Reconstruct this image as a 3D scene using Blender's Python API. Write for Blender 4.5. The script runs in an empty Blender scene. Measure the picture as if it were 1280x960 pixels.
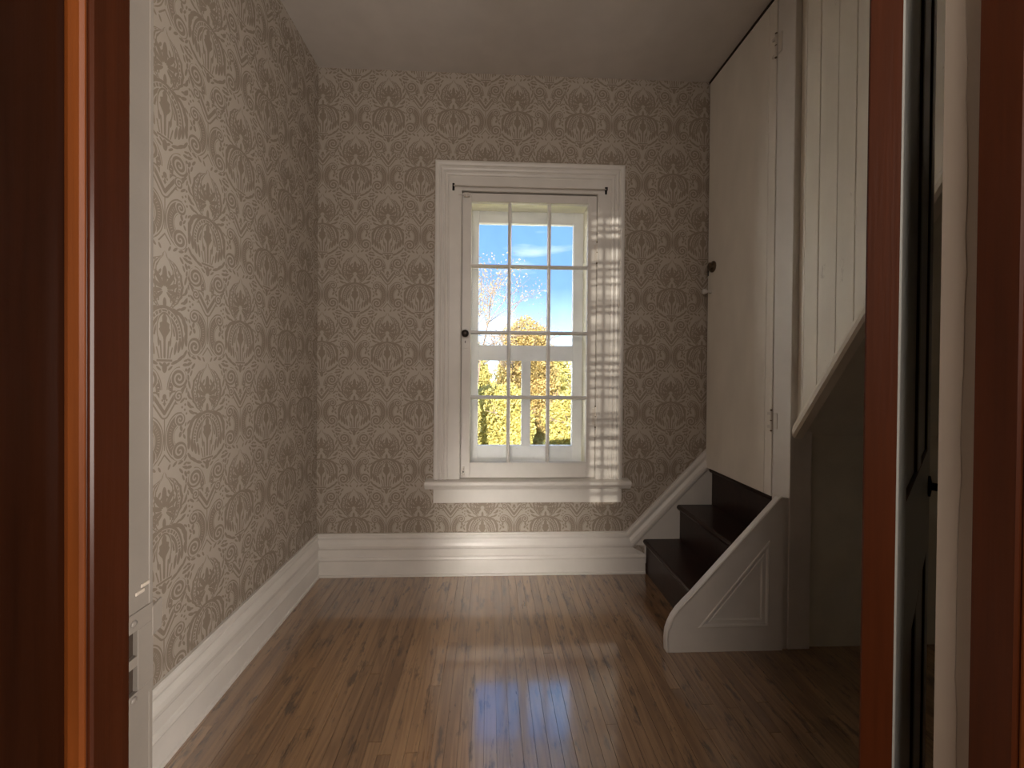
import bpy, bmesh, math, random
from mathutils import Vector, Matrix
random.seed(7)
C = bpy.context.scene.collection
scene = bpy.context.scene
R, COS, SIN = math.radians, math.cos, math.sin

# ------------------------------------------------------------------ camera
cam_data = bpy.data.cameras.new('camera')
cam_data.sensor_fit = 'HORIZONTAL'
cam_data.sensor_width = 36.0
cam_data.lens = 501.3 / 1280 * 36.0
cam_data.shift_x = 0.0055
cam_data.shift_y = -0.0102
cam_data.clip_start = 0.02
cam_data.clip_end = 400
cam = bpy.data.objects.new('camera', cam_data)
C.objects.link(cam)
_r = Vector((0.99914511, -0.04050824, 0.00825404))
_u = Vector((-0.00794669, 0.00774258, 0.99993845))
_f = Vector((0.04056966, 0.99914921, -0.00741405))
cam.matrix_world = Matrix(((_r.x, _u.x, -_f.x, 0), (_r.y, _u.y, -_f.y, 0), (_r.z, _u.z, -_f.z, 1.1191), (0, 0, 0, 1)))
scene.camera = cam

# ------------------------------------------------------------------ colour management
scene.view_settings.view_transform = 'Standard'
scene.view_settings.look = 'None'
scene.view_settings.exposure = 0.0
scene.view_settings.gamma = 1.0
scene.view_settings.use_curve_mapping = False

# ------------------------------------------------------------------ sky
world = bpy.data.worlds.new('world')
scene.world = world
world.use_nodes = True
wn = world.node_tree
wn.nodes.clear()
w_out = wn.nodes.new('ShaderNodeOutputWorld')
w_bg = wn.nodes.new('ShaderNodeBackground')
w_tc = wn.nodes.new('ShaderNodeTexCoord')
w_sep = wn.nodes.new('ShaderNodeSeparateXYZ')
w_ramp = wn.nodes.new('ShaderNodeValToRGB')
w_ramp.color_ramp.elements[0].position = 0.0
w_ramp.color_ramp.elements[0].color = (0.80, 0.90, 1.0, 1)
w_ramp.color_ramp.elements[1].position = 1.0
w_ramp.color_ramp.elements[1].color = (0.08, 0.19, 0.42, 1)
for p_, c_ in ((0.09, (0.42, 0.62, 0.86, 1)), (0.2, (0.15, 0.295, 0.60, 1)), (0.5, (0.10, 0.24, 0.50, 1))):
    e_ = w_ramp.color_ramp.elements.new(p_); e_.color = c_
w_map = wn.nodes.new('ShaderNodeMapping'); w_map.inputs['Scale'].default_value = (2.0, 2.0, 9.0)
w_noise = wn.nodes.new('ShaderNodeTexNoise'); w_noise.inputs['Scale'].default_value = 1.6; w_noise.inputs['Detail'].default_value = 5
w_cr = wn.nodes.new('ShaderNodeMapRange'); w_cr.inputs[1].default_value = 0.56; w_cr.inputs[2].default_value = 0.78; w_cr.inputs[4].default_value = 0.5
w_mix = wn.nodes.new('ShaderNodeMix'); w_mix.data_type = 'RGBA'; w_mix.inputs[7].default_value = (0.95, 0.98, 1.0, 1)
L = wn.links.new
L(w_tc.outputs['Generated'], w_sep.inputs[0]); L(w_sep.outputs['Z'], w_ramp.inputs[0])
L(w_tc.outputs['Generated'], w_map.inputs[0]); L(w_map.outputs[0], w_noise.inputs[0]); L(w_noise.outputs[0], w_cr.inputs[0])
L(w_cr.outputs[0], w_mix.inputs[0]); L(w_ramp.outputs[0], w_mix.inputs[6]); L(w_mix.outputs[2], w_bg.inputs[0])
L(w_bg.outputs[0], w_out.inputs[0])
w_bg.inputs[1].default_value = 2.5

# ------------------------------------------------------------------ sun: low, from behind the camera and a little to the left
SUN_AZ, SUN_EL = R(12.0), R(16.0)
sun_data = bpy.data.lights.new('sun', 'SUN')
sun_data.energy = 20.0
sun_data.angle = R(0.35)
sun_data.color = (1.0, 0.92, 0.78)
sun = bpy.data.objects.new('sun', sun_data)
C.objects.link(sun)
sun_dir = Vector((math.sin(SUN_AZ) * math.cos(SUN_EL), math.cos(SUN_AZ) * math.cos(SUN_EL), -math.sin(SUN_EL)))
sun.rotation_euler = sun_dir.to_track_quat('-Z', 'Y').to_euler()
sun.location = (-2, -6, 6)

# ------------------------------------------------------------------ unseen fill lights added in the hall, behind the camera
def area(name, loc, direction, sx, sy, power, col):
    d = bpy.data.lights.new(name, 'AREA'); d.shape = 'RECTANGLE'; d.size = sx; d.size_y = sy; d.energy = power; d.color = col
    o = bpy.data.objects.new(name, d); C.objects.link(o); o.location = loc
    o.rotation_euler = Vector(direction).to_track_quat('-Z', 'Y').to_euler()
    return o
area('hall_fill', (1.05, -0.82, 1.10), (-0.35, 1.0, 0.0), 1.8, 1.1, 104.0, (1.0, 0.91, 0.82))  # added fill, makes up for weak daylight on the left wall
area('hall_fill', (-0.05, -0.84, 1.75), (0.08, 1.0, 0.0), 0.8, 1.1, 20.0, (1.0, 0.89, 0.79))
low_fill = area('hall_low_fill', (-0.37, -0.82, 0.60), (0.36, 3.0, -0.40), 0.2, 0.4, 1.5, (1.0, 0.93, 0.84))  # added low fill, brightens the baseboard below the window
low_fill.data.spread = R(28)

# ------------------------------------------------------------------ node helpers
class NB:
    """small expression builder for material node trees"""
    def __init__(s, nt): s.nt = nt
    def node(s, t, **kw):
        n = s.nt.nodes.new(t)
        for k, v in kw.items(): setattr(n, k, v)
        return n
    def put(s, sock, v):
        if isinstance(v, NX): s.nt.links.new(v.s, sock)
        else: sock.default_value = v
    def math(s, op, a, b=None, c=None):
        n = s.node('ShaderNodeMath', operation=op)
        s.put(n.inputs[0], a)
        if b is not None: s.put(n.inputs[1], b)
        if c is not None: s.put(n.inputs[2], c)
        return NX(s, n.outputs[0])
    # the backend the damask uses
    def lt(s, a, b): return s.math('LESS_THAN', a, b)
    cosf = staticmethod(COS); sinf = staticmethod(SIN)
    def cos(s, a): return s.math("COSINE", a)
    def sin(s, a): return s.math('SINE', a)
    def abs(s, a): return s.math('ABSOLUTE', a)
    def length(s, a, b):
        v = s.node('ShaderNodeCombineXYZ'); s.put(v.inputs[0], a); s.put(v.inputs[1], b)
        n = s.node('ShaderNodeVectorMath', operation='LENGTH'); s.nt.links.new(v.outputs[0], n.inputs[0])
        return NX(s, n.outputs['Value'])
    def clamp(s, a):
        n = s.node('ShaderNodeClamp'); s.put(n.inputs[0], a); return NX(s, n.outputs[0])
    def atan2(s, a, b): return s.math('ARCTAN2', a, b)
    def frac(s, a): return s.math('FRACT', a)
    def max(s, a, b): return s.math('MAXIMUM', a, b)
    def chain(s, o, x, v):
        if hasattr(s, 'xv'): del s.xv
        return s.math('MULTIPLY_ADD', o, 1e-7, x), s.math('MULTIPLY_ADD', o, 1e-7, v)
    def ell(s, x, v, cx, cy, a, b, rot):
        if not hasattr(s, 'xv'):
            c = s.node('ShaderNodeCombineXYZ'); s.put(c.inputs[0], x); s.put(c.inputs[1], v); s.xv = c.outputs[0]
        m = s.node('ShaderNodeMapping', vector_type='TEXTURE'); s.nt.links.new(s.xv, m.inputs[0])
        m.inputs['Location'].default_value = (cx, cy, 0); m.inputs['Rotation'].default_value = (0, 0, rot); m.inputs['Scale'].default_value = (a, b, 1)
        n = s.node('ShaderNodeVectorMath', operation='LENGTH'); s.nt.links.new(m.outputs[0], n.inputs[0])
        return NX(s, n.outputs['Value'])
    def prof(s, v, pts):
        n = s.node('ShaderNodeFloatCurve')
        cu = n.mapping.curves[0]
        pts = [(a / 3.66, b) for a, b in pts]
        cu.points[0].location = pts[0]; cu.points[1].location = pts[-1]
        for a, b in pts[1:-1]: cu.points.new(a, b)
        for q in cu.points: q.handle_type = 'VECTOR'
        n.mapping.update()
        s.put(n.inputs['Value'], v * (1 / 3.66))
        return NX(s, n.outputs[0])
class NX:
    def __init__(s, b, sock): s.b, s.s = b, sock
    def __add__(s, o): return s.b.math('ADD', s, o)
    def __radd__(s, o): return s.b.math('ADD', o, s)
    def __sub__(s, o): return s.b.math('SUBTRACT', s, o)
    def __rsub__(s, o): return s.b.math('SUBTRACT', o, s)
    def __mul__(s, o): return s.b.math('MULTIPLY', s, o)
    __rmul__ = __mul__
    def __truediv__(s, o): return s.b.math('DIVIDE', s, o)
    def lt(s, k): return s.b.math('LESS_THAN', s, k)
    def lt1(s): return s.lt(1.0)


def new_mat(name):
    m = bpy.data.materials.new(name); m.use_nodes = True
    nt = m.node_tree; nt.nodes.clear()
    out = nt.nodes.new('ShaderNodeOutputMaterial'); b = nt.nodes.new('ShaderNodeBsdfPrincipled')
    nt.links.new(b.outputs[0], out.inputs[0])
    return m, nt, b, NB(nt)
def mix_col(B, fac, a, b):
    n = B.node('ShaderNodeMix', data_type='RGBA')
    B.put(n.inputs[0], fac)
    for s, v in ((n.inputs[6], a), (n.inputs[7], b)):
        if isinstance(v, tuple): s.default_value = (*v, 1)
        else: B.nt.links.new(v, s)
    return n.outputs[2]
def coords(B, kind='pos', scale=(1, 1, 1), off=None):
    if kind == 'pos': src = B.node('ShaderNodeNewGeometry').outputs['Position']
    else: src = B.node('ShaderNodeTexCoord').outputs['Object']
    m = B.node('ShaderNodeMapping'); m.inputs['Scale'].default_value = scale
    B.nt.links.new(src, m.inputs[0])
    if off is not None: B.nt.links.new(off, m.inputs['Location'])
    return m.outputs[0]
def noise(B, vec, scale, detail=3, rough=.5, dist=0):
    n = B.node('ShaderNodeTexNoise'); n.inputs['Scale'].default_value = scale; n.inputs['Detail'].default_value = detail
    n.inputs['Roughness'].default_value = rough; n.inputs['Distortion'].default_value = dist
    B.nt.links.new(vec, n.inputs['Vector']); return NX(B, n.outputs[0])
def mrange(B, v, a, b, c, d):
    n = B.node('ShaderNodeMapRange'); B.put(n.inputs[0], v)
    for i, q in enumerate((a, b, c, d)): n.inputs[i + 1].default_value = q
    return NX(B, n.outputs[0])
def bump(B, bsdf, h, strength, dist=.002):
    n = B.node('ShaderNodeBump'); n.inputs['Strength'].default_value = strength; n.inputs['Distance'].default_value = dist
    B.put(n.inputs['Height'], h); B.nt.links.new(n.outputs[0], bsdf.inputs['Normal'])

def paint(name, col, rough=.42, var=.06, bumps=.25, wear=None, scale=(1, 1, 1)):
    m, nt, b, B = new_mat(name)
    v = coords(B, 'pos', scale)
    n1 = noise(B, v, 9, 4); n2 = noise(B, v, 90, 2)
    c = mix_col(B, mrange(B, n1, .3, .7, 0, 1), tuple(q * (1 - var) for q in col), tuple(min(1, q * (1 + var)) for q in col))
    if wear:
        n3 = noise(B, v, 26, 5, .7)
        c = mix_col(B, mrange(B, n3, .66, .72, 0, .7), c, wear)
    nt.links.new(c, b.inputs['Base Color']); b.inputs['Roughness'].default_value = rough
    bump(B, b, n2 * .3 + n1, bumps, .002)
    return m
def varnish(name, dark, light, rough=.3, axis='z', coat=.12, spec=.22):
    m, nt, b, B = new_mat(name)
    s = {'z': (60, 60, 2.2), 'x': (2.2, 60, 60)}[axis]
    v = coords(B, 'pos', s)
    n1 = noise(B, v, 1.0, 6, .65); n2 = noise(B, coords(B, 'pos', (260, 260, 9)), 1.0, 2)
    v3 = coords(B, 'pos', (6, 6, 1.5)); n3 = noise(B, v3, 1.3, 2)
    c = mix_col(B, mrange(B, n1 * .6 + n3 * .4, .36, .64, 0, 1), dark, light)
    nt.links.new(c, b.inputs['Base Color']); b.inputs['Roughness'].default_value = rough
    b.inputs['Specular IOR Level'].default_value = spec
    b.inputs['Coat Weight'].default_value = coat; b.inputs['Coat Roughness'].default_value = .22
    bump(B, b, n2 + n1, .18, .001)
    return m
def plain(name, col, rough=.4, metal=0.0):
    m, nt, b, B = new_mat(name)
    n = noise(B, coords(B), 60, 3)
    nt.links.new(mix_col(B, n, tuple(q * .85 for q in col), tuple(min(1, q * 1.15) for q in col)), b.inputs['Base Color'])
    b.inputs['Roughness'].default_value = rough; b.inputs['Metallic'].default_value = metal
    return m
# damask motif, backend neutral: x in [0,.5] from the column axis, v in [0,3.66) downwards from the tip
def damask(B, x, v):
    inr=lambda a,lo,hi: B.lt(lo,a)*B.lt(a,hi)
    def ell(cx,cy,a,b,rot=0.0):
        return B.ell(x,v,cx,cy,a,b,rot)
    def seg(ax,ay,bx,by):
        lx,ly=bx-ax,by-ay; L2=lx*lx+ly*ly
        t=B.clamp(((x-ax)*lx+(v-ay)*ly)*(1/L2))
        return B.length(x-ax-t*lx, v-ay-t*ly)
    def spiral(cx,cy,r,turns,hand,ph,duty=.55):
        dx=x-cx; dy=v-cy
        rho=B.length(dx,dy); th=B.atan2(dy,dx)*(hand/6.2831853)
        f=B.frac(rho*(turns/r)+th+ph)
        return B.lt(rho,r)*B.lt(f,duty)
    out=None
    def add(m):
        nonlocal out
        out=m if out is None else B.max(out,m)
    def tick():            # chains the groups so that the node compiler works through them in order
        nonlocal x, v
        x, v = B.chain(out, x, v)
    def cut(m):
        nonlocal out
        out=out*(1-m)
    def leaf(cx,cy,a,b,r,cutmid=False):
        e=ell(cx,cy,a,b,r); add(e.lt1())
    # ---- medallion dome
    W1=B.prof(v,[(0,0),(.05,.04),(.09,.05),(.12,.11),(.16,.2),(.23,.28),(.33,.345),(.46,.385),(.6,.39),(.72,.355),(.82,.28),(.92,.17),(.96,.1),(1.0,.0),(3.66,0)])
    e=x/(W1+.0005)
    rad=B.length(x,v-.62)
    ang=B.atan2(x,.62-v)
    es=e+B.abs(B.sin(ang*7))*.06
    add(inr(es,.92,1.07)); add(inr(es,.66,.78)); add(inr(es,.81,.89)*B.lt(-.2,B.sin(ang*34)))
    add(inr(es,.5,.58)*B.lt(v,.78))
    tick()
    # palmette inside the dome
    for r,L,wd in ((0,.17,.05),(.6,.15,.042),(1.15,.13,.038),(1.75,.12,.034),(2.3,.12,.03)):
        d=.06+L*.95
        leaf(B.sinf(r)*d,.64-B.cosf(r)*d,wd,L,r)
    leaf(.1,.36,.022,.05,-.5); leaf(.05,.43,.02,.04,-.9)
    add(ell(0,.86,.035,.09).lt1())
    arcs=ell(.3,.8,.19,.17); add(inr(arcs,.86,1)*B.lt(v,.84)*B.lt(x,.32)); add(inr(arcs,.58,.74)*B.lt(v,.86)*B.lt(x,.32))
    tick()
    # side leaves of the dome
    for cx,cy,a,b,r in ((.46,.03,.028,.085,-1.1),(.36,.07,.024,.065,-.7),(.47,.15,.03,.06,-.5),(.41,.2,.02,.06,-.4),(.48,.27,.024,.05,.2),(.455,.4,.024,.085,.3),(.475,.58,.03,.09,.45),(.43,.64,.02,.06,.9),(.46,.76,.034,.09,.75),(.40,.8,.02,.06,1.2),(.4,.9,.028,.075,1.05),(.3,.93,.02,.06,1.2)):
        leaf(cx,cy,a,b,r)
    tick()
    tick()
    # ---- bell of drooping fronds
    b1=ell(0,1.42,.40,.52); low=B.lt(v,1.46)*B.lt(.9,v)
    add((inr(b1,.90,1.0)+inr(b1,.76,.87)*B.lt(-.6,B.sin(B.atan2(x,1.42-v)*36))+inr(b1,.60,.72)+inr(b1,.47,.56)*B.lt(v,1.4))*low)
    for cx,cy,a,b,r in ((.25,.98,.034,.1,-1.1),(.37,1.05,.038,.11,-.8),(.44,1.17,.04,.12,-.6),(.475,1.31,.04,.13,-.4),(.46,1.45,.036,.11,-.1),(.385,1.5,.034,.12,.1),(.31,1.56,.034,.12,.2),(.48,1.08,.018,.07,-.9),(.23,1.6,.028,.12,.2)):
        leaf(cx,cy,a,b,r)
    tick()
    cut(ell(0,1.3,.17,.3).lt1())
    W3=B.prof(v,[(0,0),(1.02,0),(1.1,.05),(1.17,.045),(1.2,.1),(1.27,.09),(1.3,.115),(1.36,.08),(1.42,.035),(1.48,.022),(1.76,.022),(1.78,0),(3.66,0)])
    add(B.lt(x,W3)*B.lt(.0,W3-.004)); w3=ell(0,1.3,.16,.29); add(inr(w3,.88,1.0)*B.lt(v,1.5))
    add(seg(.085,1.5,.065,1.77).lt(.014)); add(seg(.16,1.6,.11,1.77).lt(.012)); leaf(.12,1.5,.02,.08,.1)
    add(B.lt(x,.16)*B.lt(B.abs(v-1.812),.018))
    tick()
    # ---- fan of leaves under the bar
    add(ell(0,1.93,.05,.09).lt1()); leaf(.07,1.88,.02,.05,.9)
    for cx,cy,a,b,r in ((.22,1.84,.028,.09,1.2),(.34,1.77,.03,.1,.95),(.44,1.69,.026,.09,.6),(.47,1.8,.02,.06,1.3),(.45,1.88,.028,.06,1.5),(.47,1.97,.03,.03,0),(.12,1.94,.02,.06,.9)):
        leaf(cx,cy,a,b,r)
    tick()
    tick()
    # ---- horns
    s0=B.length(x-.31,v-2.11)
    ea=ell(.33,2.33,.285,.42); horn=B.lt(x,.33)*B.lt(v,2.56)
    cut(B.lt(ea,1.05)*horn*B.lt(1.9,v))
    add((inr(ea,.94,1.0)+inr(ea,.56,.90)*B.lt(-.8,B.sin(v*80)+B.lt(ea,.68)+B.lt(.8,ea)))*horn*B.lt(.17,s0)*B.lt(1.88,v))
    cut(B.lt(s0,.18)); add(spiral(.31,2.11,.17,2.0,1,.2,.6))
    leaf(.46,2.2,.022,.08,.6); leaf(.41,2.29,.024,.08,1.0); leaf(.48,2.33,.018,.05,.2)
    tick()
    # ---- V heart
    s=seg(0,2.69,.2,2.42)
    cut(s.lt(.1)); add(inr(s,.07,.1)); add(inr(s,.0,.03)); 
    cut(B.lt(x,.1)*inr(v,2.3,2.52)); leaf(.0,2.42,.04,.05,0); leaf(.0,2.52,.018,.05,0); leaf(.045,2.47,.02,.02,0)
    s1=B.length(x-.3,v-2.42); cut(s1.lt(.105)); add(spiral(.3,2.42,.1,1.7,-1,.3))
    leaf(.4,2.33,.02,.07,.5); leaf(.39,2.5,.022,.07,.9)
    for cx,cy in ((.38,2.62),(.45,2.58),(.44,2.67),(.47,2.48),(.48,2.74)): leaf(cx,cy,.022,.022,0)
    tick()
    # ---- paired C scrolls
    e1=ell(.345,3.12,.335,.43); half=B.lt(x,.37)*B.lt(2.7,v)
    sp1=B.length(x-.325,v-3.38); sp2=B.length(x-.335,v-2.83)
    cut(B.lt(e1,1.03)*half)
    add((inr(e1,.94,1.0)+inr(e1,.50,.89)*B.lt(-.86,B.sin(B.atan2(v-3.12,.345-x)*34)+B.lt(e1,.62)+B.lt(.76,e1)))*half*B.lt(.155,sp1)*B.lt(.105,sp2))
    add(inr(e1,.42,.45)*half*inr(v,2.95,3.3))
    cut(B.lt(sp1,.165)); add(spiral(.325,3.38,.165,1.9,-1,.4,.62)); cut(B.lt(sp2,.115)); add(spiral(.335,2.83,.115,1.7,1,.7,.6))
    add(seg(0,2.78,.0,3.3).lt(.01)); add(seg(.0,3.38,.12,3.52).lt(.012))
    for cx,cy,a,b,r in ((.36,2.99,.03,.05,-.3),(.34,3.09,.03,.05,.4),(.42,3.04,.02,.05,.6),(.43,3.14,.022,.05,-.5),(.46,2.93,.018,.04,.4),(.1,3.6,.02,.05,.5),(.22,3.58,.024,.06,.9),(.35,3.58,.024,.06,1.3),(.46,3.52,.022,.06,.6),(.46,3.62,.02,.05,1.2)):
        leaf(cx,cy,a,b,r)
    tick()
    return B.clamp(out)

WH, WV = .1747, .1738
def wallpaper(name, axis, c0, zt):
    """damask print: repeat columns along the wall, half drop between neighbours"""
    m, nt, b, B = new_mat(name)
    sep = B.node('ShaderNodeSeparateXYZ'); nt.links.new(B.node('ShaderNodeNewGeometry').outputs['Position'], sep.inputs[0])
    a = NX(B, sep.outputs[axis]); z = NX(B, sep.outputs['Z'])
    col = (a - c0) * (1 / WH) + .5
    k = B.math('FLOOR', col)
    x = B.abs(col - k - .5)
    par = B.math('FLOORED_MODULO', k, 2.0)
    v = B.math('FLOORED_MODULO', (zt - z) * (1 / WV) + par * 1.83, 3.66)
    msk = damask(B, x, v)
    p = coords(B)
    fine = noise(B, coords(B, 'pos', (300, 300, 60)), 1.0, 2)
    big = noise(B, p, 2.2, 3)
    bg = mix_col(B, big, BG_A, BG_B)
    ink = mix_col(B, fine, FG_A, FG_B)
    nt.links.new(mix_col(B, msk * .9 + fine * .1, bg, ink), b.inputs['Base Color'])
    nt.links.new(mrange(B, msk, 0, 1, .42, .62).s, b.inputs['Roughness'])
    b.inputs['Specular IOR Level'].default_value = .35
    bump(B, b, fine, .1, .0005)
    return m
BG_A, BG_B = (.44, .385, .325), (.48, .42, .36)
FG_A, FG_B = (.25, .20, .155), (.30, .245, .19)

M = {}
M['white'] = paint('white_gloss_paint', (.72, .685, .64), .36, .04, .2)
M['white_old'] = paint('old_white_paint', (.66, .61, .55), .42, .07, .5, wear=(.52, .46, .38))
M['jamb_paint'] = paint('dimmed_jamb_paint', (.215, .19, .165), .4, .06, .5)  # white paint darkened to offset the added lights close by
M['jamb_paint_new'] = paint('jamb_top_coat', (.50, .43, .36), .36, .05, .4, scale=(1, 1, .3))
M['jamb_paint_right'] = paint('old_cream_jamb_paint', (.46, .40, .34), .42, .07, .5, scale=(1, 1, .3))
M['door_paint'] = paint('cream_door_paint', (.80, .755, .68), .45, .05, .25, scale=(1, 1, .4))
M['board_paint'] = paint('cream_board_paint', (.86, .81, .71), .42, .06, .3, wear=(.55, .49, .41), scale=(1, 1, .35))
M['shade_paint'] = paint('grey_green_paint', (.72, .70, .60), .55, .06, .3)
M['ceiling'] = paint('ceiling_paint', (.60, .555, .51), .8, .04, .5)
M['hall'] = paint('hall_plaster', (.38, .31, .25), .8, .05, .3)
M['varnish'] = varnish('red_brown_varnish', (.024, .0058, .0018), (.044, .0105, .0032))
M['varnish_red'] = varnish('red_varnish', (.042, .0095, .0022), (.075, .017, .004), .42, 'z', .1)  # same varnish lifted for the weakly lit door edge and right jamb
M['varnish_lit'] = varnish('lit_varnish', (.072, .017, .0022), (.125, .031, .0042), .42, 'z', .1)  # lighter orange copy paints the hall light on the stop faces
M['varnish_dark'] = varnish('dark_varnish', (.010, .0026, .0009), (.020, .0052, .0017))  # darker copy keeps the left jamb dim under the added lights
M['stair'] = varnish('dark_stair_varnish', (.020, .010, .008), (.04, .018, .013), .33, 'x', .3)
M['dark_metal'] = plain('dark_bronze', (.05, .04, .035), .4, .8)
M['bronze'] = plain('aged_bronze', (.16, .12, .08), .35, .9)
M['porcelain'] = plain('porcelain', (.62, .58, .54), .2)
M['black'] = plain('black_iron', (.02, .018, .016), .45, .5)
M['gap_shade'] = plain('dark_gap_shade', (.035, .022, .014), .9)  # dark colour standing in for shade inside gaps
M['outer_paint'] = paint('exterior_white_paint', (.86, .87, .88), .5, .05, .3, wear=(.66, .66, .66))
M['reveal'] = paint('cream_reveal_paint', (.84, .80, .64), .55, .05, .3)
M['bark'] = paint('bark', (.20, .15, .11), .9, .25, .8, scale=(4, 4, 1))

def floor_mat():
    m, nt, b, B = new_mat('oak_strip_floor')
    oi = B.node('ShaderNodeObjectInfo'); rnd = NX(B, oi.outputs['Random'])
    off = B.node('ShaderNodeCombineXYZ'); B.put(off.inputs[0], rnd * 37.0); B.put(off.inputs[1], rnd * 91.0); B.put(off.inputs[2], rnd * 13.0)
    g = noise(B, coords(B, 'pos', (70, 2.6, 70), off.outputs[0]), 1.0, 6, .6, 1.2)
    ring = noise(B, coords(B, 'pos', (16, 1.0, 16), off.outputs[0]), 1.0, 2, .5, .6)
    rings = B.sin(ring * 55.0) * .5 + .5
    blot = noise(B, coords(B, 'pos', (30, 7, 30)), 1.0, 5, .7)
    wide = noise(B, coords(B, 'pos', (1.6, 1.0, 1)), 1.0, 3)
    t = g * .55 + rings * .25 + rnd * .35
    c = mix_col(B, mrange(B, t, .3, .85, 0, 1), (.20, .102, .043), (.40, .228, .106))
    c = mix_col(B, mrange(B, blot, .55, .64, 0, .82), c, (.045, .024, .013))
    c = mix_col(B, mrange(B, wide, .35, .65, 0, .35), c, (.10, .05, .025))
    nt.links.new(c, b.inputs['Base Color'])
    nt.links.new(mrange(B, g * .5 + blot * .5, .35, .65, .26, .40).s, b.inputs['Roughness'])
    b.inputs['Coat Weight'].default_value = 1.0; b.inputs['Coat Roughness'].default_value = .115; b.inputs['Coat IOR'].default_value = 2.55
    bump(B, b, g + blot * .6, .25, .0012)
    return m
M['oak'] = floor_mat()
M['subfloor'] = plain('subfloor', (.02, .012, .008), .9)

def glass_mat(name, streak, hi=1.0, lo=.975):
    m = bpy.data.materials.new(name); m.use_nodes = True
    nt = m.node_tree; nt.nodes.clear(); B = NB(nt)
    out = nt.nodes.new('ShaderNodeOutputMaterial')
    tr = nt.nodes.new('ShaderNodeBsdfTransparent'); gl = nt.nodes.new('ShaderNodeBsdfGlossy'); mx = nt.nodes.new('ShaderNodeMixShader')
    gl.inputs['Roughness'].default_value = .03
    fr = nt.nodes.new('ShaderNodeFresnel'); fr.inputs[0].default_value = 1.13
    n = noise(B, coords(B, 'pos', streak), 1.0, 4, .6)
    sp = noise(B, coords(B), 160, 2)
    f = mrange(B, n, .3, .7, hi, lo) * mrange(B, sp, .70, .78, 1.0, .9)
    cc = B.node('ShaderNodeCombineXYZ')
    for i in range(3): B.put(cc.inputs[i], f)
    nt.links.new(cc.outputs[0], tr.inputs[0])
    nt.links.new(fr.outputs[0], mx.inputs[0]); nt.links.new(tr.outputs[0], mx.inputs[1]); nt.links.new(gl.outputs[0], mx.inputs[2])
    nt.links.new(mx.outputs[0], out.inputs[0])
    return m
M['glass'] = glass_mat('old_window_glass', (9, 9, 6))
M['hall_glass'] = glass_mat('wavy_hall_glass', (3, 3, 40), .34, .14)  # darkened to tone down the sun streaks

def leaf_mat(name, cols):
    m, nt, b, B = new_mat(name)
    g = B.node('ShaderNodeNewGeometry')
    r = B.node('ShaderNodeValToRGB'); r.color_ramp.interpolation = 'LINEAR'
    r.color_ramp.elements[0].color = (*cols[0], 1); r.color_ramp.elements[1].color = (*cols[-1], 1)
    for i, c in enumerate(cols[1:-1]):
        e = r.color_ramp.elements.new((i + 1) / (len(cols) - 1)); e.color = (*c, 1)
    nt.links.new(g.outputs['Random Per Island'], r.inputs[0]); nt.links.new(r.outputs[0], b.inputs['Base Color'])
    b.inputs['Roughness'].default_value = .6
    tl = nt.nodes.new('ShaderNodeBsdfTranslucent'); nt.links.new(r.outputs[0], tl.inputs[0])
    mx = nt.nodes.new('ShaderNodeMixShader'); mx.inputs[0].default_value = .35
    nt.links.new(b.outputs[0], mx.inputs[1]); nt.links.new(tl.outputs[0], mx.inputs[2])
    out = [n for n in nt.nodes if n.type == 'OUTPUT_MATERIAL'][0]
    nt.links.new(mx.outputs[0], out.inputs[0])
    return m
M['leaf_yellow'] = leaf_mat('yellow_leaves', [(.30, .265, .075), (.52, .46, .15), (.62, .55, .21), (.46, .44, .15), (.56, .44, .13)])
M['leaf_orange'] = leaf_mat('orange_leaves', [(.40, .29, .09), (.52, .40, .15), (.50, .40, .19), (.38, .25, .08)])
M['clapboard'] = paint('white_clapboard', (.90, .89, .86), .6, .04, .3)
M['shingle'] = plain('grey_roof', (.10, .09, .085), .9)
M['dark_window'] = plain('dark_window_glass', (.03, .035, .04), .1)
M['grass'] = plain('lawn_grass', (.42, .38, .10), .9)

# ------------------------------------------------------------------ mesh helpers
def tag(o, label=None, cat=None, kind=None, group=None):
    if label: o['label'] = label
    if cat: o['category'] = cat
    if kind: o['kind'] = kind
    if group: o['group'] = group
    return o
def empty(name, loc, **kw):
    o = bpy.data.objects.new(name, None); C.objects.link(o); o.location = loc; o.empty_display_size = .1
    o['_w'] = tuple(loc); return tag(o, **kw)
def origin_of(o): return Vector(o['_w']) if '_w' in o.keys() else Vector((0, 0, 0))
def link(name, bm, mats, parent=None, smooth=False, **kw):
    """one mesh object, vertices given in world space, origin at its centre"""
    bmesh.ops.recalc_face_normals(bm, faces=bm.faces)
    vs = [v.co for v in bm.verts]
    c = Vector([(min(v[i] for v in vs) + max(v[i] for v in vs)) / 2 for i in range(3)])
    for v in bm.verts: v.co -= c
    me = bpy.data.meshes.new(name); bm.to_mesh(me); bm.free()
    for m in (mats if isinstance(mats, (list, tuple)) else [mats]): me.materials.append(m)
    if smooth:
        for p in me.polygons: p.use_smooth = True
    o = bpy.data.objects.new(name, me); C.objects.link(o)
    o['_w'] = tuple(c)
    if parent: o.parent = parent; o.location = c - origin_of(parent)
    else: o.location = c
    return tag(o, **kw)
def add_box(bm, x0, x1, y0, y1, z0, z1, bev=0.0, seg=1):
    r = bmesh.ops.create_cube(bm, size=1.0)
    vs = r['verts']
    for v in vs:
        v.co = Vector(((x0 + x1) / 2 + v.co.x * (x1 - x0), (y0 + y1) / 2 + v.co.y * (y1 - y0), (z0 + z1) / 2 + v.co.z * (z1 - z0)))
    if bev:
        es = list({e for v in vs for e in v.link_edges})
        bmesh.ops.bevel(bm, geom=es, offset=bev, segments=seg, affect='EDGES', profile=.6)
    return vs
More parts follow.
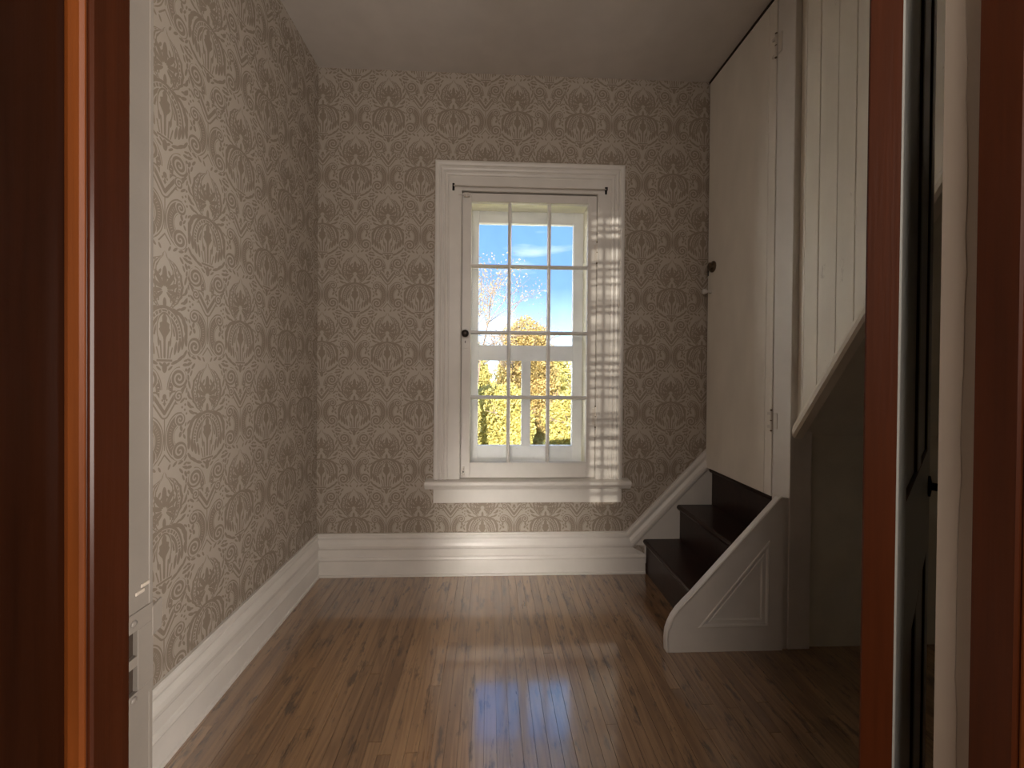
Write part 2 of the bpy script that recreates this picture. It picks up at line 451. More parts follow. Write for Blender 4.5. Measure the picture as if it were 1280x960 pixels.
def box(name, x0, x1, y0, y1, z0, z1, mat, parent=None, bev=0.0, seg=1, **kw):
    bm = bmesh.new(); add_box(bm, x0, x1, y0, y1, z0, z1, bev, seg)
    return link(name, bm, mat, parent, **kw)
def add_prism(bm, pts, axis, a, b, bev=0.0, seg=1):
    """polygon in the plane across `axis`, extruded from a to b (axis x: pts are (y,z); y: (x,z); z: (x,y))"""
    def P(p, t): return {'x': (t, p[0], p[1]), 'y': (p[0], t, p[1]), 'z': (p[0], p[1], t)}[axis]
    A = [bm.verts.new(P(p, a)) for p in pts]; Bv = [bm.verts.new(P(p, b)) for p in pts]
    n = len(pts); fs = [bm.faces.new(A), bm.faces.new(list(reversed(Bv)))]
    for i in range(n): fs.append(bm.faces.new((A[i], Bv[i], Bv[(i + 1) % n], A[(i + 1) % n])))
    if bev:
        es = list({e for f in fs for e in f.edges})
        bmesh.ops.bevel(bm, geom=es, offset=bev, segments=seg, affect='EDGES', profile=.6)
def prism(name, pts, axis, a, b, mat, parent=None, bev=0.0, seg=1, **kw):
    bm = bmesh.new(); add_prism(bm, pts, axis, a, b, bev, seg)
    return link(name, bm, mat, parent, **kw)
def sweep(bm, stations):
    """closed rings of equal length, skinned, with both ends capped"""
    rings = [[bm.verts.new(p) for p in s] for s in stations]
    n = len(rings[0])
    for a, b in zip(rings, rings[1:]):
        for i in range(n): bm.faces.new((a[i], a[(i + 1) % n], b[(i + 1) % n], b[i]))
    bm.faces.new(rings[0]); bm.faces.new(list(reversed(rings[-1])))
def add_lathe(bm, prof, base, axis, n=20):
    """prof = [(distance along axis, radius)]"""
    ax = Vector(axis).normalized(); t = Vector((0, 0, 1)) if abs(ax.z) < .9 else Vector((1, 0, 0))
    u = ax.cross(t).normalized(); w = ax.cross(u)
    rings = []
    for d, r in prof:
        rings.append([bm.verts.new(Vector(base) + ax * d + (u * math.cos(k * math.tau / n) + w * math.sin(k * math.tau / n)) * max(r, .0002)) for k in range(n)])
    for a, b in zip(rings, rings[1:]):
        for i in range(n): bm.faces.new((a[i], a[(i + 1) % n], b[(i + 1) % n], b[i]))
    bm.faces.new(rings[0]); bm.faces.new(list(reversed(rings[-1])))
def lathe(name, prof, base, axis, mat, parent=None, n=20, **kw):
    bm = bmesh.new(); add_lathe(bm, prof, base, axis, n)
    return link(name, bm, mat, parent, smooth=True, **kw)

# ------------------------------------------------------------------ room dimensions
XL, XR, D, H = -.934, 1.211, 2.207, 2.74
XF = 2.0                        # far right wall of the recess below the upper stair
YF0, YF1 = .29, .414            # wall with the doorway, hall face and room face
HEAD = 2.62                     # top of the doorway
WX0, WX1, WZ0, WZ1 = -.165, .590, .525, 2.10   # opening of the window in the back wall
S = 'structure'

# ------------------------------------------------------------------ floor: narrow oak strips laid towards the window
floor = box('floor', XL - .1, XF + .1, YF1 - .02, D + .05, -.06, -.018, M['subfloor'], kind=S, label='worn brown oak strip floor of the small room', )
PW = .0385
pm = bpy.data.meshes.new('plank')
bm = bmesh.new(); add_box(bm, -.5, .5, -.5, .5, -.5, .5)
for v in bm.verts:
    if v.co.z > 0: v.co.x *= .988
bm.to_mesh(pm); bm.free(); pm.materials.append(M['oak'])
fo = origin_of(floor)
def plank(x, y0, y1, w):
    o = bpy.data.objects.new('plank', pm); C.objects.link(o); o.parent = floor
    dz = random.uniform(-.0005, .0004)
    o.location = Vector((x, (y0 + y1) / 2, -.009 + dz)) - fo
    o.scale = (w - random.uniform(.0002, .0007), y1 - y0 - .001, .018)
n = 0; x = XL
while x < XF:
    y = .40 - random.uniform(0, .5); yend = D + .02
    y = .40
    cut_ = y + random.uniform(.25, 1.5)
    segs = [(y, cut_), (cut_, yend)] if cut_ < 1.75 else [(y, yend)]
    for a, b_ in segs: plank(x + PW / 2, a, b_, PW); n += 1
    x += PW

box('ceiling', XL - .1, XF + .1, YF1, D + .1, H, H + .08, M['ceiling'], kind=S, label='plain white plaster ceiling above the wallpapered room')

# ------------------------------------------------------------------ walls
prism('wall_left', [(YF0, -.02), (D + .1, -.02), (D + .1, H), (YF0, H)], 'x', XL - .1, XL, wallpaper('damask_left', 'Y', 1.365, 1.137), kind=S, label='left wall in taupe damask wallpaper')
bm = bmesh.new()
WB1 = D + .20
for a in ((XL - .1, WX0, -.02, H), (WX1, XF + .1, -.02, H), (WX0, WX1, -.02, WZ0), (WX0, WX1, WZ1, H)):
    add_box(bm, a[0], a[1], D, WB1, a[2], a[3])
link('wall_back', bm, wallpaper('damask_back', 'X', -.735, 1.111), kind=S, label='window wall in taupe damask wallpaper')
bm = bmesh.new()
DX0, DX1 = -.337, .485
H2 = 3.12                       # the hall is a little higher
for a in ((-1.7, DX0 - .03, -.02, H2), (DX1 + .03, 2.2, -.02, H2), (DX0 - .03, DX1 + .03, HEAD + .03, H2)):
    add_box(bm, a[0], a[1], YF0, YF1, a[2], a[3])
link('wall_front', bm, M['hall'], kind=S, label='wall around the doorway the photo looks through')
box('wall_right', XF, XF + .1, YF0, D + .1, -.02, H, M['shade_paint'], kind=S, label='far right wall of the dark recess')
bm = bmesh.new(); add_box(bm, 1.303, XF, 1.580, 1.66, -.02, .90)
link('wall_recess', bm, M['shade_paint'], kind=S, label='dark grey green wall below the sloping stair underside')

# baseboards: profile (thickness, height)
BP = [(0, 0), (.030, 0), (.030, .010), (.0235, .013), (.022, .083), (.025, .087), (.027, .092), (.024, .100), (.016, .106), (.0165, .143), (.020, .147), (.024, .153), (.0255, .165), (.022, .178), (.0145, .190), (.012, .196), (.0145, .200), (.0175, .207), (.0165, .217), (.011, .222), (.010, .228), (0, .228)]
bm = bmesh.new()
sweep(bm, [[(XL + t, YF1, z) for t, z in BP], [(XL + t, D - t, z) for t, z in BP]])
link('baseboard_left', bm, M['white'], kind=S, label='tall moulded white baseboard along the left wall')
bm = bmesh.new()
# level run, then the same cap moulding climbs beside the stair
CAP = [(t, z) for t, z in BP if z >= .143] 
XB = .765
sweep(bm, [[(XL + t, D - t, z) for t, z in BP], [(XB + (.228 - z) * .414 if z > .142 else .868, D - t, z) for t, z in BP]])
link('baseboard_back', bm, M['white'], kind=S, label='tall moulded white baseboard below the window')
# rising skirt: board and its cap moulding
SL = math.tan(R(45.6)); XE = XR + .05
cs, sn = math.cos(R(45.6)), math.sin(R(45.6))
bm = bmesh.new()
add_prism(bm, [(XB, .16), (XB, .215), (XE, .215 + (XE - XB) * SL), (XE, .30), (.87, .05), (.87, .15)], 'y', D - .0135, D)
def slope_ring(x0, zt):   # ring of the cap profile at a station on the rising line (plumb cut)
    return [(x0, D - t, zt - (.228 - z) / cs) for t, z in CAP]
mit = [(XB - (.228 - z) * .0 + (z - .228) * -.414, D - t, z) for t, z in CAP]
sweep(bm, [mit, [(XE, D - t, (.228 + (XE - XB) * SL) - (.228 - z) / cs) for t, z in CAP]])
link('trim_1', bm, M['white'], kind=S, label='white moulded skirting that climbs the wall beside the dark stairs')

# ------------------------------------------------------------------ the doorway's frame (seen from the hall)
frame = empty('trim_2', (0.07, .35, 0), kind=S, label='doorway frame, red brown varnish on the hall side and white inside')
YS0, YS1 = .333, .368
def jamb(side):
    xi = DX0 if side < 0 else DX1            # face of the jamb board
    xo = xi + side * .03
    a, b_ = min(xi, xo), max(xi, xo)
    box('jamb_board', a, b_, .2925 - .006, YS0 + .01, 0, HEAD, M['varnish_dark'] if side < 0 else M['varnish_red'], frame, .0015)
    # door stop with a rounded front edge
    xs = xi - side * .018
    bm = bmesh.new()
    if side < 0:
        pts = [(xi, YS0), (xs - .0045, YS0 + .000), (xs - .0035, YS0 + .0016), (xs - .0015, YS0 + .0018), (xs, YS0 + .0035), (xs, YS1), (xi, YS1)]
    else:
        pts = [(xi, YS0), (xs + .0045, YS0), (xs + .0035, YS0 + .0016), (xs + .0015, YS0 + .0018), (xs, YS0 + .0035), (xs, YS1), (xi, YS1)]
    add_prism(bm, pts, 'z', 0, HEAD)
    link('door_stop', bm, [M['varnish'] if side < 0 else M['varnish_red']], frame)
    return xi, xo
jamb(-1); jamb(1)
# bead on the left stop's face, hall light put into its orange colour
prism('stop_face', [(DX0 + .0002, YS0), (DX0 + .0002, YS0 - .0016), (DX0 + .004, YS0 - .0028), (DX0 + .0125, YS0 - .0028), (DX0 + .0150, YS0 - .001), (DX0 + .0152, YS0)], 'z', 0, HEAD, M['varnish_lit'], frame)
prism('stop_face', [(DX1 - .0002, YS0), (DX1 - .0002, YS0 - .0016), (DX1 - .004, YS0 - .0028), (DX1 - .0125, YS0 - .0028), (DX1 - .0150, YS0 - .001), (DX1 - .0152, YS0)], 'z', 0, HEAD, M['varnish_lit'], frame)
# left rabbet, painted white, with the two pockets behind the strike plate
bm = bmesh.new()
ya, yb = YS0 + .01, YF1
HZ = [(.8085, .8335), (.8430, .8675)]
hy0, hy1 = .376, .3965
for z0, z1 in ((0, HZ[0][0]), (HZ[0][1], HZ[1][0]), (HZ[1][1], HEAD)): add_box(bm, DX0 - .03, DX0, ya, yb, z0, z1)
for z0, z1 in HZ:
    add_box(bm, DX0 - .03, DX0, ya, hy0, z0, z1); add_box(bm, DX0 - .03, DX0, hy1, yb, z0, z1)
add_box(bm, DX0 - .004, DX0 + .0006, .4105, YF1 + .001, 0, HEAD, .0005)
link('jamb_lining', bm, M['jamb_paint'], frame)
bm = bmesh.new()
for z0, z1 in HZ: add_box(bm, DX0 - .006, DX0 - .003, hy0 - .002, hy1 + .002, z0 - .002, z1 + .002)
link('pocket_shade', bm, M['gap_shade'], frame)  # dark liner puts the pockets' shade into the colour
# right rabbet: old cream paint with a newer coat lapping over it
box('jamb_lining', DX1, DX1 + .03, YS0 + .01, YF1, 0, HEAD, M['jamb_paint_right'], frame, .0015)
bm = bmesh.new()
zz = 0.0; pts = []
while zz < HEAD:
    pts.append((.3925 + random.uniform(-.0012, .0012) + .0015 * math.sin(zz * 9), zz)); zz += .035
pts = [(YF1 - .001, 0)] + pts + [(YF1 - .001, HEAD)]
A_ = [bm.verts.new((DX1 - .0009, y, z)) for y, z in pts]; B_ = [bm.verts.new((DX1 + .001, y, z)) for y, z in pts]
for i in range(len(pts) - 1):
    bm.faces.new((A_[i], A_[i + 1], B_[i + 1], B_[i]))
bm.faces.new(A_); bm.faces.new(list(reversed(B_)))
link('paint_lap', bm, M['jamb_paint_new'], frame, label='newer cream coat ending in a ragged edge')
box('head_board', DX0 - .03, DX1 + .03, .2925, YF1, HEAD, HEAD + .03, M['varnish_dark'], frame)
# hall-side casing around the doorway
for a, b_ in ((DX0 - .135, DX0 - .004), (DX1 + .004, DX1 + .135)):
    box('hall_casing', a, b_, YF0 - .022, YF0, 0, HEAD + .004, M['varnish_red'], frame, .003)
box('hall_casing', DX0 - .15, DX1 + .15, YF0 - .026, YF0, HEAD + .004, HEAD + .15, M['varnish_red'], frame, .003)
# strike plate, painted over
plate = empty('strike_plate', (DX0, .40, .84), label='old strike plate painted over white on the left door jamb', cat='strike plate')
bm = bmesh.new()
T0, T1 = DX0 - .0003, DX0 + .0016
for y0, y1, z0, z1 in ((.376, YF1 + .0005, .798, HZ[0][0]), (.376, hy1, HZ[0][1], HZ[1][0]), (.376, YF1 + .0005, HZ[1][1], .885), (hy1, YF1 + .0005, HZ[0][0], HZ[1][1])):
    add_box(bm, T0, T1, y0, y1, z0, z1, .0004)
link('plate', bm, M['jamb_paint'], plate)
bm = bmesh.new()
add_prism(bm, [(YF1 - .001, .851), (YF1 + .010, .853), (YF1 + .0108, .861), (YF1 + .0098, .868), (YF1 + .0112, .874), (YF1 + .0108, .884), (YF1 - .001, .880)], 'x', T0, T1 + .0004, .0004)
link('lip', bm, M['jamb_paint'], plate)
for z in (.876, .803): lathe('screw', [(0, .0034), (.0012, .0032), (.0017, .0015)], (DX0 + .0014, .392, z), (1, 0, 0), M['jamb_paint'], plate, 12)
scar = empty('mortise_scar', (DX0, .402, .905), label='small glossy painted-over mark above the strike plate', cat='hinge scar')
for z, y in ((.902, .400), (.907, .406)):
    bm = bmesh.new(); add_box(bm, DX0 - .0003, DX0 + .0014, y - .005, y + .005, z - .0018, z + .0018, .0006); link('ridge', bm, M['jamb_paint_right'], scar)

# ------------------------------------------------------------------ the brown door, swung open into the room at the right
DA = R(50.8)
ddir = Vector((math.sin(DA), math.cos(DA), 0)); dnor = Vector((-math.cos(DA), math.sin(DA), 0))   # along the door; towards its hall face
DP = Vector((.4690, .4405, 0)); DT, DW, DH = .031, .77, 2.58
door1 = empty('door_1', DP, kind=S, label='brown varnished door swung open at the right, hinge edge towards the viewer')
def dslab(name, s0, s1, t0, t1, z0, z1, parent, bev=.0015):
    """piece of the door: s along the width from the hinge edge, t from the room face to the hall face"""
    bm = bmesh.new(); add_box(bm, s0, s1, t0, t1, z0, z1, bev)
    bm.normal_update()
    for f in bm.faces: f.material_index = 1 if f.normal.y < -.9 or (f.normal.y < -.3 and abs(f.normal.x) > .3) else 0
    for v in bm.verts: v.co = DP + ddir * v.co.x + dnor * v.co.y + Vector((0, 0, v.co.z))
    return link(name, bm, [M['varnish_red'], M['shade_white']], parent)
M['shade_white'] = paint('shaded_white_door_paint', (.34, .34, .32), .32, .05, .4, scale=(1, 1, .3))  # white paint greyed to put in the shade behind the door
dslab('stile', 0, .11, 0, DT, .01, DH, door1, .0018); dslab('stile', DW - .11, DW, 0, DT, .01, DH, door1)
for z0, z1 in ((.01, .24), (.72, .95), (DH - .14, DH)): dslab('rail', .11, DW - .11, 0, DT, z0, z1, door1)
dslab('mullion', .345, .425, 0, DT, .24, .72, door1); dslab('mullion', .345, .425, 0, DT, .95, DH - .14, door1)
for z0, z1 in ((.24, .72), (.95, DH - .14)):
    for a, b_ in ((.11, .345), (.425, DW - .11)): dslab('panel', a - .004, b_ + .004, .005, .026, z0 - .004, z1 + .004, door1, 0)
for t, sgn in ((DT, 1), (0, -1)):
    base = DP + ddir * .705 + dnor * t + Vector((0, 0, .86))
    lathe('knob', [(0, .024), (.004, .024), (.006, .009), (.030, .009), (.036, .022), (.048, .028), (.058, .024), (.063, .01)], base, tuple(dnor * sgn), M['black'], door1)
for z in (.22, 2.22):
    bm = bmesh.new(); add_lathe(bm, [(0, .006), (.09, .006)], (DX1 - .004, YF1 + .013, z), (0, 0, 1), 12)
    add_box(bm, DX1 - .012, DX1 - .0005, YF1 - .035, YF1 + .012, z, z + .09)
    link('hinge', bm, M['black'], door1)

# ------------------------------------------------------------------ window: casing, sill, hinged inner sash, outer sash
win = empty('window_1', (.21, D, WZ0), kind=S, label='white twelve-pane casement window in a wide moulded casing')
XI0, XI1, XO0, XO1 = -.160, .586, -.304, .735
ZI, ZO, ZB = 2.094, 2.254, .520
# casing profile: u from the inner edge outwards (0..1 of the width), projection v
CPR = [(0, 0), (0, .016), (.03, .0185), (.06, .0175), (.45, .0175), (.47, .0145), (.50, .0145), (.52, .0195), (.58, .0215), (.62, .0185), (.635, .015), (.66, .015), (.68, .021), (.74, .0235), (.78, .020), (.795, .017), (.82, .017), (.84, .024), (.91, .0265), (.97, .0245), (1, .020), (1, 0)]
def cring(xi, xo, zi, zo): return [(xi + (xo - xi) * u, D - v, zi + (zo - zi) * u) for u, v in CPR]
bm = bmesh.new()
sweep(bm, [cring(XI0, XO0, ZB, ZB), cring(XI0, XO0, ZI, ZO), cring(XI1, XO1, ZI, ZO), cring(XI1, XO1, ZB, ZB)])
link('casing', bm, M['white'], win)
prism('sill', [(D + .10, .478), (D - .046, .478), (D - .050, .482), (D - .054, .490), (D - .060, .496), (D - .066, .504), (D - .066, .514), (D - .062, .520), (D - .055, .523), (D + .10, .530)], 'x', -.345, .772, M['white'], win, .0015)
bm = bmesh.new(); add_box(bm, -.304, .733, D - .018, D, .395, .479, .002)
link('apron', bm, M['white'], win)
# reveal lining
bm = bmesh.new()
add_box(bm, WX0 - .0, -.112, D + .036, WB1 + .03, .56, 2.062); add_box(bm, .545, WX1, D + .036, WB1 + .03, .56, 2.062)
add_box(bm, WX0, WX1, D + .036, WB1 + .03, 2.052, WZ1); add_box(bm, WX0, WX1, D + .036, WB1 + .06, WZ0, .585)
link('reveal', bm, M['reveal'], win)
# jamb strips the sash closes into
bm = bmesh.new()
add_box(bm, WX0, XI0 + .0005, D - .002, D + .04, WZ0, WZ1); add_box(bm, XI1 - .0005, WX1, D - .002, D + .04, WZ0, WZ1); add_box(bm, WX0, WX1, D - .002, D + .04, ZI + .002, WZ1 + .004)
link('sash_frame', bm, M['white'], win)
# inner sash
SX0, SX1, SZ0, SZ1 = -.158, .5835, .528, 2.089
GX0, GX1, GZ0, GZ1 = -.108, .536, .612, 2.043
sash = empty('inner_sash', ((SX0 + SX1) / 2, D, SZ0)); sash.parent = win; sash.location = Vector(sash['_w']) - origin_of(win)
ys0, ys1 = D - .003, D + .032
box('stile', SX0, GX0, ys0, ys1, SZ0, SZ1, M['white'], sash, .0025)
box('stile', GX1, SX1, ys0, ys1, SZ0, SZ1, M['white'], sash, .0025)
box('rail', GX0 - .001, GX1 + .001, ys0 + .0004, ys1, SZ0, GZ0, M['white'], sash, .0025)
box('rail', GX0 - .001, GX1 + .001, ys0 + .0004, ys1, GZ1, SZ1, M['white'], sash, .0025)
MX, MZ = [.103, .323], [.970, 1.329, 1.696]
def muntin_v(x):
    return [(x - .010, D + .030), (x - .010, D + .018), (x - .007, D + .012), (x - .0045, D + .003), (x + .0045, D + .003), (x + .007, D + .012), (x + .010, D + .018), (x + .010, D + .030)]
for x in MX: prism('muntin', muntin_v(x), 'z', GZ0 - .002, GZ1 + .002, M['white'], sash)
for z in MZ:
    xs = [GX0 - .002] + MX + [GX1 + .002]
    for a, b_ in zip(xs, xs[1:]):
        prism('muntin', [(q, z + p - x) for x in (0,) for p, q in muntin_v(0)], 'x', a + (.004 if a in MX else 0), b_ - (.004 if b_ in MX else 0), M['white'], sash)
xs = [GX0] + MX + [GX1]; zs = [GZ0] + MZ + [GZ1]
for i in range(3):
    for j in range(4):
        a, b_ = xs[i], xs[i + 1]; c, d = zs[j], zs[j + 1]
        box('pane', a + (.006 if i else -.003), b_ - (.006 if i < 2 else -.003), D + .020, D + .0225, c + (.006 if j else -.003), d - (.006 if j < 3 else -.003), M['glass'], sash)
# hardware
for z in (1.718, .812):
    bm = bmesh.new(); add_lathe(bm, [(0, .002), (.002, .0055), (.108, .0055), (.110, .002)], (XI1 - .0015, D - .009, z), (0, 0, 1), 10)
    add_box(bm, XI1 - .018, XI1 + .001, D - .0055, D - .002, z + .01, z + .10)
    link('hinge', bm, [M['white_old']], win)
    bm = bmesh.new()
    for q in (z - .006, z + .053, z + .110): add_lathe(bm, [(0, .003), (.002, .0046), (.006, .0046), (.008, .002)], (XI1 - .0015, D - .0105, q), (0, 0, 1), 8)
    link('hinge_pin', bm, M['bronze'], win)
bm = bmesh.new(); add_box(bm, -.151, -.115, D - .0065, D - .002, 1.238, 1.352, .001); link('escutcheon', bm, M['white'], sash)
lathe('knob', [(0, .010), (.003, .010), (.005, .006), (.018, .006), (.022, .015), (.030, .0205), (.039, .019), (.044, .010), (.045, 0)], (-.136, D - .006, 1.318), (0, -1, 0), M['dark_metal'], sash)
bm = bmesh.new(); add_box(bm, -.139, -.135, D - .0075, D - .006, 1.268, 1.280); link('keyhole', bm, M['black'], sash)
bm = bmesh.new()       # little turn latch at the foot of the sash
add_box(bm, -.150, -.136, D - .0075, D - .002, .536, .590, .001); add_lathe(bm, [(0, .004), (.010, .0055), (.014, .003)], (-.143, D - .006, .578), (0, -1, 0), 10); add_box(bm, -.152, -.134, D - .016, D - .006, .545, .553, .001)
link('latch', bm, M['white_old'], sash)
bm = bmesh.new(); add_box(bm, -.1465, -.1395, D - .0082, D - .0072, .558, .568); add_box(bm, -.1515, -.1495, D - .010, D - .006, .538, .556)
link('latch_screw', bm, M['black'], sash)
bm = bmesh.new()       # barrel bolt at the head
add_lathe(bm, [(0, .0028), (.055, .0028)], (-.178, D - .022, 2.072), (1, 0, 0), 10); add_box(bm, -.150, -.118, D - .021, D - .002, 2.062, 2.083, .0015); add_lathe(bm, [(0, .0022), (.016, .0028)], (-.135, D - .024, 2.072), (0, 0, -1), 8)
link('bolt', bm, M['white_old'], sash)
# outer sash: meeting rail, one light above, two below
osh = empty('outer_sash', (.2, D + .153, .6)); osh.parent = win; osh.location = Vector(osh['_w']) - origin_of(win)
oy0, oy1 = D + .150, D + .190
OX0, OX1 = -.071, .488
for n_, a in (('stile', (-.113, OX0, .58, 2.055)), ('stile', (OX1, .546, .58, 2.055)), ('rail', (OX0, OX1, 1.985, 2.055)), ('meeting_rail', (OX0, OX1, 1.178, 1.268)), ('rail', (OX0, OX1, .58, .676)), ('mullion', (.187, .239, .676, 1.178))):
    box(n_, a[0], a[1], oy0 + (.002 if n_ in ('rail', 'meeting_rail', 'mullion') else 0), oy1, a[2], a[3], M['outer_paint'], osh, .002)
box('pane', OX0 - .003, OX1 + .003, oy0 + .018, oy0 + .021, 1.262, 1.99, M['glass'], osh)
box('pane', OX0 - .003, .190, oy0 + .018, oy0 + .021, .67, 1.184, M['glass'], osh)
box('pane', .236, OX1 + .003, oy0 + .018, oy0 + .021, .67, 1.184, M['glass'], osh)

rod = empty('curtain_rod', (.21, D - .03, 2.115), label='thin white curtain rod on black brackets across the top of the window casing', cat='curtain rod')
lathe('rod', [(0, .0035), (.838, .0035)], (-.206, D - .034, 2.112), (1, 0, 0), M['white_old'], rod, 10)
for x in (-.206, .629):
    bm = bmesh.new(); add_box(bm, x - .006, x + .006, D - .0195, D - .0165, 2.092, 2.132, .001); add_box(bm, x - .003, x + .003, D - .040, D - .018, 2.106, 2.112, .0008); add_box(bm, x - .003, x + .003, D - .042, D - .038, 2.104, 2.122, .0008)
    link('bracket', bm, M['black'], rod)

# ------------------------------------------------------------------ the stair
SY0, SY1 = 1.592, D - .0136
stair = empty('staircase', (1.0, 1.9, 0), label='steep dark brown steps climbing to a white door beside the window', cat='staircase')
STEP = [(.876, .858, .187), (1.066, 1.047, .378)]
rz = [0, .187, .378, .585]
for i, x in enumerate((.876, 1.066, 1.247)):
    z0 = rz[i] - (.028 if i else 0); z1 = rz[i + 1] - .026
    box('riser', x, x + .022, SY0 if i < 2 else 1.67, SY1, z0, z1, M['stair'], stair)
for i, (xr, xn, z) in enumerate(STEP):
    xb = (1.066, 1.247)[i] + .002
    pts = [(xb, z - .027), (xn + .012, z - .027), (xn + .004, z - .024), (xn, z - .0135), (xn + .004, z - .003), (xn + .012, z), (xb, z)]
    prism('tread', pts, 'y', SY0, SY1, M['stair'], stair)
prism('tread', [(1.30, .558), (1.241, .558), (1.233, .561), (1.229, .5715), (1.233, .582), (1.241, .585), (1.30, .585)], 'y', 1.67, SY1, M['stair'], stair)
# front string panel: solid board with sloped top, curved toe and a triangular moulded panel
YP = 1.566
ap = [(.718, 0), (.7155, .05), (.719, .085), (.728, .112), (.742, .140), (.760, .166), (.785, .193), (.815, .223), (1.170, .608), (1.176, .613), (1.2105, .613), (1.2105, 0)]
bm = bmesh.new(); add_prism(bm, ap, 'y', YP + .004, SY0, .0)
link('string_panel', bm, M['white'], stair)
# facing frame on the board, left out where the triangular panel sinks in
tri = [(.838, .098), (1.128, .445), (1.128, .098)]
bm = bmesh.new()
def strip(bm, quad, y0, y1): add_prism(bm, quad, 'y', y0, y1)
strip(bm, [(.718, 0), (1.186, 0), (1.186, .098), (.838, .098), (.7285, .098), (.719, .085), (.7155, .05)], YP - .004, YP + .005)
strip(bm, [(.7285, .098), (.838, .098), (1.128, .445), (1.186, .514), (1.186, .613), (1.176, .613), (.815, .223), (.785, .193), (.760, .166), (.742, .140)], YP - .004, YP + .005)
strip(bm, [(1.128, .098), (1.186, .098), (1.186, .514), (1.128, .445)], YP - .004, YP + .005)
link('facing', bm, M['white'], stair)
def inset(t, d):
    (ax, az), (bx, bz), (cx, cz) = t
    k = math.hypot(bx - ax, bz - az); s_ = ((bz - az) / (bx - ax))
    # lines: sloping side moved down, right side moved left, bottom moved up
    x2 = cx - d; z0 = az + d
    off = d * math.sqrt(1 + s_ * s_)
    xa = ax + (z0 - az + off) / s_
    zb = az + (x2 - ax) * s_ - off
    return [(xa, z0), (x2, zb), (x2, z0)]
bm = bmesh.new()
rings = [(0, -.006), (.004, -.008), (.010, -.006), (.013, -.001), (.020, .000), (.022, -.003), (.028, -.003), (.031, .0035)]
vs_ = [[bm.verts.new((x, YP + y, z)) for x, z in inset(tri, d)] for d, y in rings]
for a, b_ in zip(vs_, vs_[1:]):
    for i in range(3): bm.faces.new((a[i], a[(i + 1) % 3], b_[(i + 1) % 3], b_[i]))
back = [bm.verts.new((v.co.x, YP + .005, v.co.z)) for v in vs_[0]]
for i in range(3): bm.faces.new((back[i], back[(i + 1) % 3], vs_[0][(i + 1) % 3], vs_[0][i]))
back2 = [bm.verts.new((v.co.x, YP + .005, v.co.z)) for v in vs_[-1]]
for i in range(3):
    bm.faces.new((back2[i], back2[(i + 1) % 3], vs_[-1][(i + 1) % 3], vs_[-1][i]))
    bm.faces.new((back[i], back[(i + 1) % 3], back2[(i + 1) % 3], back2[i]))
link('panel_moulding', bm, M['white'], stair)
# rounded cap on the sloping top edge
bm = bmesh.new()
path = ap[0:10] + [(1.186, .613)]
rings = []
for i, (x, z) in enumerate(path):
    a = path[max(0, i - 1)]; b_ = path[min(len(path) - 1, i + 1)]
    tx, tz = b_[0] - a[0], b_[1] - a[1]; l_ = math.hypot(tx, tz); nx, nz = -tz / l_, tx / l_
    rings.append([(x + nx * h_, y, z + nz * h_) for y, h_ in ((YP - .004, -.002), (YP - .004, .003), (YP - .001, .0062), (SY0 - .003, .0062), (SY0, .003), (SY0, -.002))])
sweep(bm, rings); link('cap', bm, M['white'], stair)

# ------------------------------------------------------------------ stair door, its post, the boarded side of the upper flight
door2 = empty('door_2', (XR, 1.93, .585), kind=S, label='plain white door at the head of the dark steps')
bm = bmesh.new(); add_box(bm, XR, XR + .030, 1.720, 2.196, .588, H - .016, .0015); add_box(bm, XR, XR + .030, 1.6735, 1.7188, .588, H - .016, .0015)
link('leaf', bm, M['door_paint'], door2)
for z0, z1 in ((2.46, 2.56), (.872, .958)):
    bm = bmesh.new(); add_lathe(bm, [(0, .002), (.003, .0055), (z1 - z0 - .003, .0055), (z1 - z0, .002)], (XR - .006, 1.668, z0), (0, 0, 1), 10)
    add_box(bm, XR - .003, XR + .001, 1.640, 1.668, z0 + .01, z1 - .01, .0006)
    for q in (z0 + .008, z1 - .02): add_box(bm, XR - .010, XR - .001, 1.668, 1.690, q, q + .012, .001)
    hg = link('hinge', bm, M['white_old'], door2)
    bm = bmesh.new()
    for q in (z0 - .004, (z0 + z1) / 2 - .003, z1 - .002): add_lathe(bm, [(0, .003), (.002, .005), (.005, .005), (.007, .002)], (XR - .0075, 1.6675, q), (0, 0, 1), 8)
    link('pin', bm, M['bronze'], hg)
lathe('knob', [(0, .031), (.004, .031), (.007, .027), (.009, .018), (.014, .017), (.017, .022), (.021, .023), (.024, .017), (.025, .005)], (XR, 2.145, 1.695), (-1, 0, 0), M['bronze'], door2)
lathe('button_knob', [(0, .010), (.004, .009), (.012, .006), (.022, .007), (.027, .014), (.036, .0175), (.045, .0145), (.050, .006)], (XR, 2.163, 1.562), (-1, 0, 0), M['porcelain'], door2, label='white china knob')
bm = bmesh.new(); add_box(bm, XR - .0015, XR + .001, 2.188, 2.1965, 1.655, 1.70, .0004); link('lock_plate', bm, M['black'], door2)

post = box('trim_3', XR, 1.303, 1.566, 1.6685, 0, H, M['white'], kind=S, bev=.002, label='white corner post between the stair door and the dark recess')
bw = box('trim_4', XR, 1.303, 1.668, D, H - .012, H, M['gap_shade'], kind=S, label='added dark strip painting the shaded gap above the stair door')  # dark strip painted in for the shade of the gap

